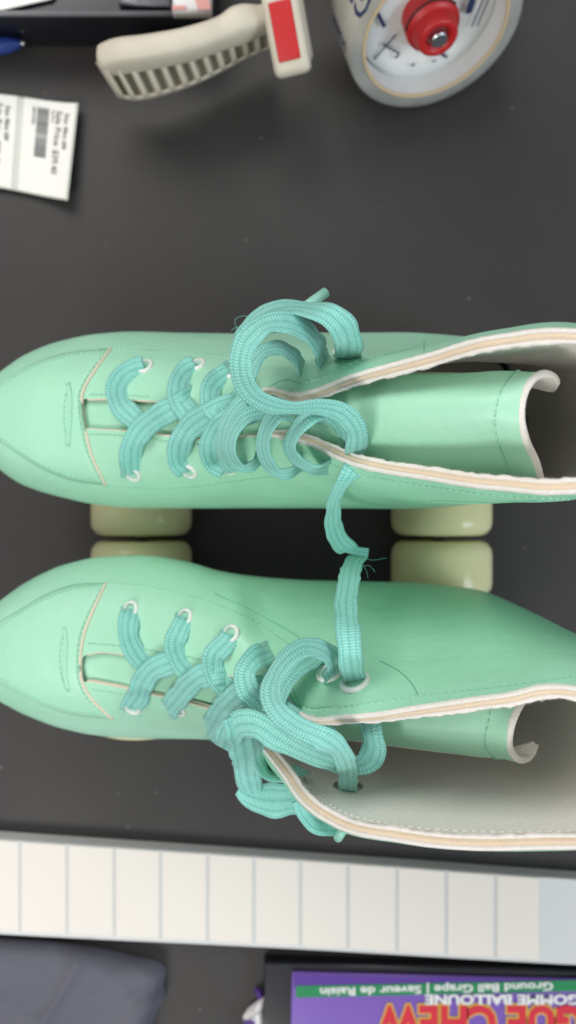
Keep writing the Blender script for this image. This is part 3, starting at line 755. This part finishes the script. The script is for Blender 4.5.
# frame plate carrying the hub, behind the roll
ax = Vector((.25, -.90, .36)).normalized()
rc = P(436, 33, .052)                       # centre of the near face
Mr = frame(rc, (1, 0, 0), ax)
bm = bmesh.new(); tube(bm, [P(290, -14, .05), P(340, -32, .048), rc-ax*.052], .010, 12); link('arm', bm, M_abs, gun)
roll = thing('tape_roll', (rc.x, rc.y, 0), 'roll of clear packing tape with white printed core around a red hub', 'tape roll')
Ro, Ri, W_ = .0500, .0420, .046
bm = bmesh.new(); lathe(bm, [(-W_, Ri), (-W_, Ro-.001), (-W_+.001, Ro), (-.001, Ro), (0, Ro-.0012), (0, Ri+.0012), (-.0006, Ri)], Mr, 96); link('tape', bm, M_roll, roll)
bm = bmesh.new(); lathe(bm, [(-W_, Ri), (.0004, Ri+.0002), (.0008, Ri-.0006), (.0004, Ri-.0016), (-.001, Ri-.0018)], Mr, 96); link('core_edge', bm, M_brown, roll)
bm = bmesh.new(); lathe(bm, [(-.0008, Ri-.0017), (-W_, Ri-.0020)], Mr, 96)
link('core', bm, M_core, roll)
# inner white disc of the holder with a raised crescent
bm = bmesh.new(); lathe(bm, [(-.017, .010), (-.016, .030), (-.013, Ri-.0035), (-.016, Ri-.0024), (-.03, Ri-.0024)], Mr, 72); link('hub_disc', bm, M_core, gun)
bm = bmesh.new()
lathe(bm, [(-.02, .0145), (-.006, .0155), (-.004, .0150), (-.004, .0132), (-.002, .0124), (.004, .0114), (.005, .0106), (.005, .0070), (-.004, .0064), (-.004, .001)], Mr, 48); hub = link('hub', bm, M_red, gun)
bm = bmesh.new(); lathe(bm, [(-.004, .0046), (.006, .0046), (.0065, .0040), (.0065, .0001)], Mr @ Matrix.Rotation(.3, 4, 'Z'), 24); lathe(bm, [(-.004, .0066), (.001, .0066), (.0012, .0060), (.0012, .0046)], Mr, 6); link('bolt', bm, M_bolt, hub, smooth=False)
bm = bmesh.new(); tube(bm, [Mr @ Vector((.0158*math.cos(a), .0158*math.sin(a), -.0055)) for a in [math.pi*(.25+.75*k/20) for k in range(21)]], .0006, 6); link('spring', bm, M_black, hub)
def ink_quad(bm, M, x, y, w_, h_, z):
    c = [M @ Vector((x+a*w_/2, y+b*h_/2, z)) for a, b in ((-1, -1), (1, -1), (1, 1), (-1, 1))]
    bm.faces.new([bm.verts.new(p) for p in c])
for (x, y, w2, h2, rot) in ((-.0285, .004, .0022, .012, .5), (.012, -.026, .0016, .011, .9), (.0245, .006, .0042, .017, -.1), (.030, .0, .0009, .024, -.2), (.033, -.002, .0009, .020, -.2), (-.024, -.014, .0012, .018, -.7), (-.020, -.016, .0012, .014, .9), (-.005, -.030, .002, .0018, .3), (.008, -.030, .0025, .0012, .2), (-.016, -.022, .003, .0016, .6)):
    bm = bmesh.new(); ink_quad(bm, Mr @ Matrix.Translation((x, y, -.0128)) @ Matrix.Rotation(rot, 4, 'Z'), 0, 0, w2, h2, 0)
    link('print_mark', bm, M_ink, gun, smooth=False)

def text_mesh(name, body, size, M, material, parent, extrude=.00002, bold=0.0, sx=1.0, align='CENTER'):
    c = bpy.data.curves.new(name, 'FONT'); c.body = body; c.size = size; c.extrude = extrude; c.offset = bold; c.align_x = align; c.align_y = 'CENTER'; c.resolution_u = 3
    o = bpy.data.objects.new(name, c); COL.objects.link(o)
    dg_ = bpy.context.evaluated_depsgraph_get(); me = bpy.data.meshes.new_from_object(o.evaluated_get(dg_))
    bpy.data.objects.remove(o); me.transform(M @ Matrix.Diagonal((sx, 1, 1, 1))); me.materials.clear(); me.materials.append(material)
    o = bpy.data.objects.new(name, me); COL.objects.link(o)
    if parent: o.parent = parent; o.matrix_parent_inverse = Matrix.Translation(-wloc(parent))
    return o
# lettering round the outside of the tape
def on_cyl(o, M, R, a0):
    Mi = M.inverted()
    return o
def curved_text(body, size, a0, zc, rot90=True):
    c = bpy.data.curves.new('tape_print', 'FONT'); c.body = body; c.size = size; c.offset = .0003; c.resolution_u = 2; c.align_x = 'CENTER'; c.align_y = 'CENTER'
    o = bpy.data.objects.new('tape_print', c); COL.objects.link(o); dg_ = bpy.context.evaluated_depsgraph_get(); me = bpy.data.meshes.new_from_object(o.evaluated_get(dg_)); bpy.data.objects.remove(o)
    for v in me.vertices:
        x, y = v.co.x, v.co.y; a = a0+y/Ro; r = Ro+.0002
        v.co = Mr @ Vector((r*math.cos(a), r*math.sin(a), zc-x))
    me.materials.append(M_ink); o = bpy.data.objects.new('tape_print', me); COL.objects.link(o); o.parent = roll; o.matrix_parent_inverse = Matrix.Translation(-wloc(roll))
curved_text('GEN', .020, math.radians(150), -.015)
curved_text('SCENT', .009, math.radians(185), -.020)
curved_text('SCEN', .008, math.radians(92), -.03)

# ------------------------------------------------------------------ price label
M_paper = mat('white_label_paper', (.80, .79, .74), .55, noise=(30, .3, (.76, .75, .70)), bump=[(40, .2, .001)])
M_back = mat('greenish_backing_paper', (.58, .60, .53), .5)
M_print = mat('grey_print', (.17, .17, .17), .7)
lab = thing('price_label', P(35, 148, 0), 'two white price labels with barcodes on one curling backing', 'price label')
tl, tr, br, bl_ = P(-60, 93, .002), P(79.5, 105, .004), P(69.5, 203, .006), P(-60, 184, .002)
def lab_pt(s, t, h=0):   # s along x, t down
    p = (tl*(1-s)+tr*s)*(1-t)+(bl_*(1-s)+br*s)*t
    p = p.copy(); k = s-.62; p.z = .0015+.006*max(0, k)**2/.14+.0035*t*s+h+.0010*math.sin(s*5); p.y += .003*math.sin(s*math.pi)*(1 if True else 0); return p
def lab_patch(bm, s0, s1, t0, t1, h, n=14, thick=0):
    grid(bm, [[lab_pt(s0+(s1-s0)*i/n, t0+(t1-t0)*j/n, h) for j in range(n+1)] for i in range(n+1)])
bm = bmesh.new(); lab_patch(bm, 0, 1, 0, 1, 0, 24); o = link('backing', bm, M_back, lab); m_ = o.modifiers.new('t', 'SOLIDIFY'); m_.thickness = .0002
for s0, s1 in ((.60, .985), (.16, .555)):
    bm = bmesh.new(); lab_patch(bm, s0, s1, .012, .985, .0004, 20); st_ = link('label_sticker', bm, M_paper, lab)
    bm = bmesh.new(); r2 = random.Random(3); t = .09; w = s1-s0
    while t < .60:
        d = r2.choice((.004, .007, .011)); lab_patch(bm, s0+w*.26, s0+w*.49, t, t+d, .0008, 3); t += d+r2.choice((.005, .008))
    link('barcode', bm, M_print, st_)
    def ltxt(name, body, sc, s_at, t0):
        c = bpy.data.curves.new(name, 'FONT'); c.body = body; c.size = sc; c.offset = .00004; c.resolution_u = 2; c.align_y = 'CENTER'
        o = bpy.data.objects.new(name, c); COL.objects.link(o); dg_ = bpy.context.evaluated_depsgraph_get(); me = bpy.data.meshes.new_from_object(o.evaluated_get(dg_)); bpy.data.objects.remove(o)
        for v in me.vertices:
            s_, t_ = s_at+v.co.y/.085, t0+v.co.x/.062; v.co = lab_pt(s_, t_, .0009)
        me.materials.append(M_print); o = bpy.data.objects.new(name, me); COL.objects.link(o); o.parent = st_
        o.matrix_parent_inverse = Matrix.Translation(-wloc(lab)) if False else Matrix.Identity(4)
    ltxt('price_text', 'Sale Price: $39.40', .0057, s0+w*.68, .10)
    ltxt('size_text', 'Size: Mint 6M', .0042, s0+w*.84, .12)
    ltxt('small_text', 'Reg Price', .0022, s0+w*.57, .10)
    ltxt('number_text', '008192456', .0026, s0+w*.20, .09)

# ------------------------------------------------------------------ pen, tray, papers at the top left
M_blue = mat('blue_pen_plastic', (.012, .035, .20), .25, coat=.4)
pen = thing('pen', P(-40, 60, 0), 'dark blue ballpoint pen, tip poking in beside the price label', 'pen')
a, b = P(-90, 56, .012), P(26, 43, .010); ax_ = (b-a)
bm = bmesh.new(); q = [a+ax_*t for t in (0, .8, .84, .93, .96)]; tube(bm, q, [.0050, .0050, .0048, .0030, .0024], 20); link('barrel', bm, M_blue, pen)
bm = bmesh.new(); tube(bm, [a+ax_*t for t in (.955, .985, 1.0)], [.0022, .0013, .0006], 16); link('tip', bm, M_steel, pen)
M_tray = mat('black_tray', (.006, .007, .011), .28, coat=.2)
M_rim = mat('grey_rim', (.16, .16, .17), .35, noise=(120, .4, (.1, .1, .11)))
tray = thing('display_tray', P(60, -60, 0), 'low black glossy tray with grey rim along the top left edge', 'tray')
y0 = P(0, 14, .035).y
bm = bmesh.new(); box(bm, Matrix.Translation(((P(-200, 0, .035).x+P(214, 0, .035).x)/2, y0+.10, .0175)), P(214, 0, .035).x-P(-200, 0, .035).x, .20, .034, .002); link('tray_body', bm, M_tray, tray)
bm = bmesh.new(); tube(bm, [P(-200, 13, .036), P(213, 14, .036)], .0016, 10); link('tray_rim', bm, M_rim, tray)
bm = bmesh.new(); prism(bm, [P(-120, -70, .037), P(90, -70, .037), P(52, -1, .037), (P(2, 10, .037)), P(-120, 11, .037)], .0365, .0375); tag(link('paper_sheet', bm, M_paper, smooth=False), 'white paper corner lying on the black tray', 'paper')
pk = thing('snack_packet', P(195, -20, .036), 'pink and white striped packet on the black tray, left of tape gun', 'packet')
M_pinkp = mat('pink_print', (.60, .27, .24), .4); M_whitep = mat('white_film', (.70, .68, .68), .35)
def quadp(bm, c): bm.faces.new([bm.verts.new(p) for p in c])
bm = bmesh.new(); prism(bm, [P(172, -80, .044), P(214, -80, .044), P(211, 11, .044), P(172, 11, .044)], .037, .044, .002); link('packet_body', bm, M_whitep, pk)
bm = bmesh.new(); prism(bm, [P(186, -30, .045), P(200, -30, .045), P(211, 9, .045), P(198, 9, .045)], .0441, .0446); link('packet_stripe', bm, M_pinkp, pk, smooth=False)
bm = bmesh.new(); prism(bm, [P(172, 5, .045), P(186, 5, .045), P(186, 9, .045), P(172, 9, .045)], .0441, .0446); link('packet_stripe', bm, M_pinkp, pk, smooth=False)
card = thing('clear_sleeve', P(130, -40, .036), 'glossy grey plastic sleeve on the black tray beside the pink packet', 'sleeve')
M_slv = mat('grey_film', (.20, .20, .22), .15, noise=(70, .8, (.03, .03, .035)), bump=[(60, .8, .004)])
bm = bmesh.new(); prism(bm, [P(108, -80, .039), P(170, -80, .039), P(170, 6, .039), P(118, 3, .039)], .0366, .039, .0008); link('sleeve_body', bm, M_slv, card)

# ------------------------------------------------------------------ strip of blank labels
strip = thing('label_strip', P(288, 900, 0), 'long fan-folded strip of blank white labels lying below the skates', 'label strip')
ZT = .010
TL, TR, BL, BR = P(-90, 832, ZT), P(640, 883, ZT), P(-90, 928, ZT), P(640, 967, ZT)
def stp(s, t, z):
    p = (TL*(1-s)+TR*s)*(1-t)+(BL*(1-s)+BR*s)*t; return Vector((p.x, p.y, z+.0006*math.sin(s*9)))
M_lbl = mat('blank_label_white', (.68, .64, .585), .45, noise=(18, .3, (.65, .61, .56)))
M_bk = mat('grey_backing', (.56, .57, .565), .4)
bm = bmesh.new()
n = 60
for z0_, z1_ in ((.0, .0018), (.0022, .0042), (.0046, .0066), (.0070, .0088), (.0091, .0100)):
    off = random.uniform(-.0006, .0006)
    for i in range(n):
        s0, s1 = i/n, (i+1)/n
    R0 = [[stp(i/n, 0, z0_)+Vector((0, off, 0)), stp(i/n, 0, z1_)+Vector((0, off, 0)), stp(i/n, 1, z1_)+Vector((0, off, 0)), stp(i/n, 1, z0_)+Vector((0, off, 0))] for i in range(n+1)]
    grid(bm, R0, closed=True)
link('backing', bm, M_bk, strip, smooth=False)
lines = [-26, 21, 68, 115, 161, 208, 254, 300.5, 348, 397, 446, 495, 541]
def s_of(u): return (u+90)/730
for a, b in zip([-73]+lines, lines):
    if a == -73: continue
for a, b in zip(lines[:-1], lines[1:]):
    b2 = b-1.6 if b < 541 else b-2
    s0, s1 = s_of(a+1.6), s_of(b2)
    bm = bmesh.new(); rr = [[stp(s0+(s1-s0)*i/6, .015, ZT+.0002), stp(s0+(s1-s0)*i/6, .02, ZT+.0005), stp(s0+(s1-s0)*i/6, .965, ZT+.0005), stp(s0+(s1-s0)*i/6, .97, ZT+.0002)] for i in range(7)]
    grid(bm, rr); link('blank_label', bm, M_lbl, strip, smooth=False)

# ------------------------------------------------------------------ grey bag lower left
M_bag = mat('grey_blue_fabric', (.098, .098, .125), .65, noise=(18, .5, (.08, .08, .105)), bump=[(28, .55, .006), (1000, .6, .0008)])
out = [(-90, 925), (-30, 934), (20, 938), (60, 941), (100, 947), (135, 956), (158, 961), (166, 968), (164, 985), (166, 995), (158, 1010), (153, 1030), (150, 1080)]
top = spline(out, 70); bm = bmesh.new(); rows = []
for k in range(16):
    f = k/15; r = []
    for i, q in enumerate(top):
        u = q[0]+(-20-q[0])*f*.9; v = q[1]+(1090-q[1])*f*.9
        e = math.sqrt(max(0, 1-(1-min(1, k/3))**2))
        z = .001+.016*e+.0012*math.sin(u*.03+v*.02)*e+.0042*e*(1-abs(math.sin(u*.022-v*.035+.6)))**3+.0034*e*(1-abs(math.sin(u*.035+v*.02)))**4-.0010*e*(1-abs(math.sin((v-960)*.06+u*.01)))**6
        r.append(P(u, v, max(.0008, z)))
    rows.append(r)
grid(bm, rows)
tag(link('cloth_bag', bm, M_bag), 'folded slate grey cloth bag in the bottom left corner', 'bag')

# ------------------------------------------------------------------ purple gum box lower right
M_pur = mat('purple_card', (.155, .075, .37), .4, noise=(30, .4, (.19, .10, .42)), coat=.15)
M_purd = mat('deep_purple_card', (.085, .03, .25), .4)
M_grn = mat('green_band', (.012, .20, .07), .4)
M_wt = mat('white_print', (.70, .70, .70), .5)
M_rd = mat('red_print', (.55, .02, .04), .45); M_yl = mat('yellow_print', (.65, .42, .06), .5)
ZB = .0135
gb = thing('gum_box', P(440, 1040, 0), 'purple carton with green band and upside-down red lettering', 'box')
c = [P(292, 973, ZB), P(650, 982, ZB), P(650, 1300, ZB), P(284, 1300, ZB)]
bm = bmesh.new(); prism(bm, c, .0106, ZB, .0010); link('carton', bm, M_pur, gb)
def gp(u, v, h): return P(u, v, ZB)+Vector((0, 0, h))
bm = bmesh.new(); quadp(bm, [gp(294, 974, .0003), gp(640, 982, .0003), gp(640, 975, .0003)][:3] + []) if False else None
bm.free()
bm = bmesh.new(); prism(bm, [gp(293.5, 974.5, 0), gp(640, 982.5, 0), gp(640, 984, 0), gp(420, 984, 0), gp(294, 988, 0)], ZB+.0001, ZB+.0003); link('top_band', bm, M_purd, gb, smooth=False)
bm = bmesh.new(); prism(bm, [gp(296, 985.5, 0), gp(640, 978.5, 0), gp(640, 989, 0), gp(296, 997, 0)], ZB+.0004, ZB+.0006); link('flavour_band', bm, M_grn, gb, smooth=False)
def up_text(name, body, size, u, v, m, h, bold=0, sx=1, rot=0.0, align='LEFT', par=gb):
    M = Matrix.Translation(gp(u, v, h)) @ Matrix.Rotation(math.pi+rot, 4, 'Z')
    return text_mesh(name, body, size, M, m, par, bold=bold, sx=sx, align=align)
up_text('flavour_text', 'Ground Ball Grape | Saveur de Raisin', .0068, 553, 985, M_wt, .0009, .00014, 1.36, .025)
up_text('name_text', 'GOMME BALLOUNE', .0080, 425, 998.3, M_wt, .0009, .0003, 1.30, .0, align='RIGHT')
up_text('brand_text', 'LEAGUE CHEW', .0270, 378, 1020, M_yl, .0006, .0022, .88, .0, align='RIGHT')
up_text('brand_text', 'LEAGUE CHEW', .0270, 378, 1020, M_rd, .0010, .0011, .88, .0, align='RIGHT')
bt = bmesh.new(); prism(bt, [P(264, 963, .0102), P(660, 974, .0102), P(660, 1300, .0102), P(264, 1300, .0102)], .0, .0102, .001)  # added black slab, makes the dark border beside the carton
tag(link('carton_slab', bt, M_tray), 'flat black slab under the purple carton', 'tray')
wr = thing('candy_wrapper', P(252, 1010, 0), 'crumpled purple and white wrapper left of the purple carton', 'wrapper')
def crumple(bm, pts, z, amp, seed):
    r = random.Random(seed); cu = sum(p[0] for p in pts)/len(pts); cv = sum(p[1] for p in pts)/len(pts)
    rows = []
    for f in (1, .8, .55, .3, .05):
        rows.append([P(cu+(u-cu)*f, cv+(v-cv)*f, z*(1-f*f)+.001+r.uniform(0, amp)) for u, v in pts])
    grid(bm, rows, closed=True)
bm = bmesh.new(); crumple(bm, [(243, 1016), (248, 1008), (257, 1001), (265, 996), (264, 1010), (264, 1035), (244, 1035)], .006, .003, 3); link('white_film', bm, M_whitep, wr)
bm = bmesh.new(); crumple(bm, [(253, 990), (259, 988), (264, 992), (263, 999), (258, 1002), (257, 994)], .005, .001, 5); link('purple_film', bm, M_purd, wr)
bm = bmesh.new(); crumple(bm, [(243, 1020), (250, 1017), (258, 1021), (256, 1034), (243, 1034)], .012, .001, 6); link('purple_film', bm, M_pur, wr)
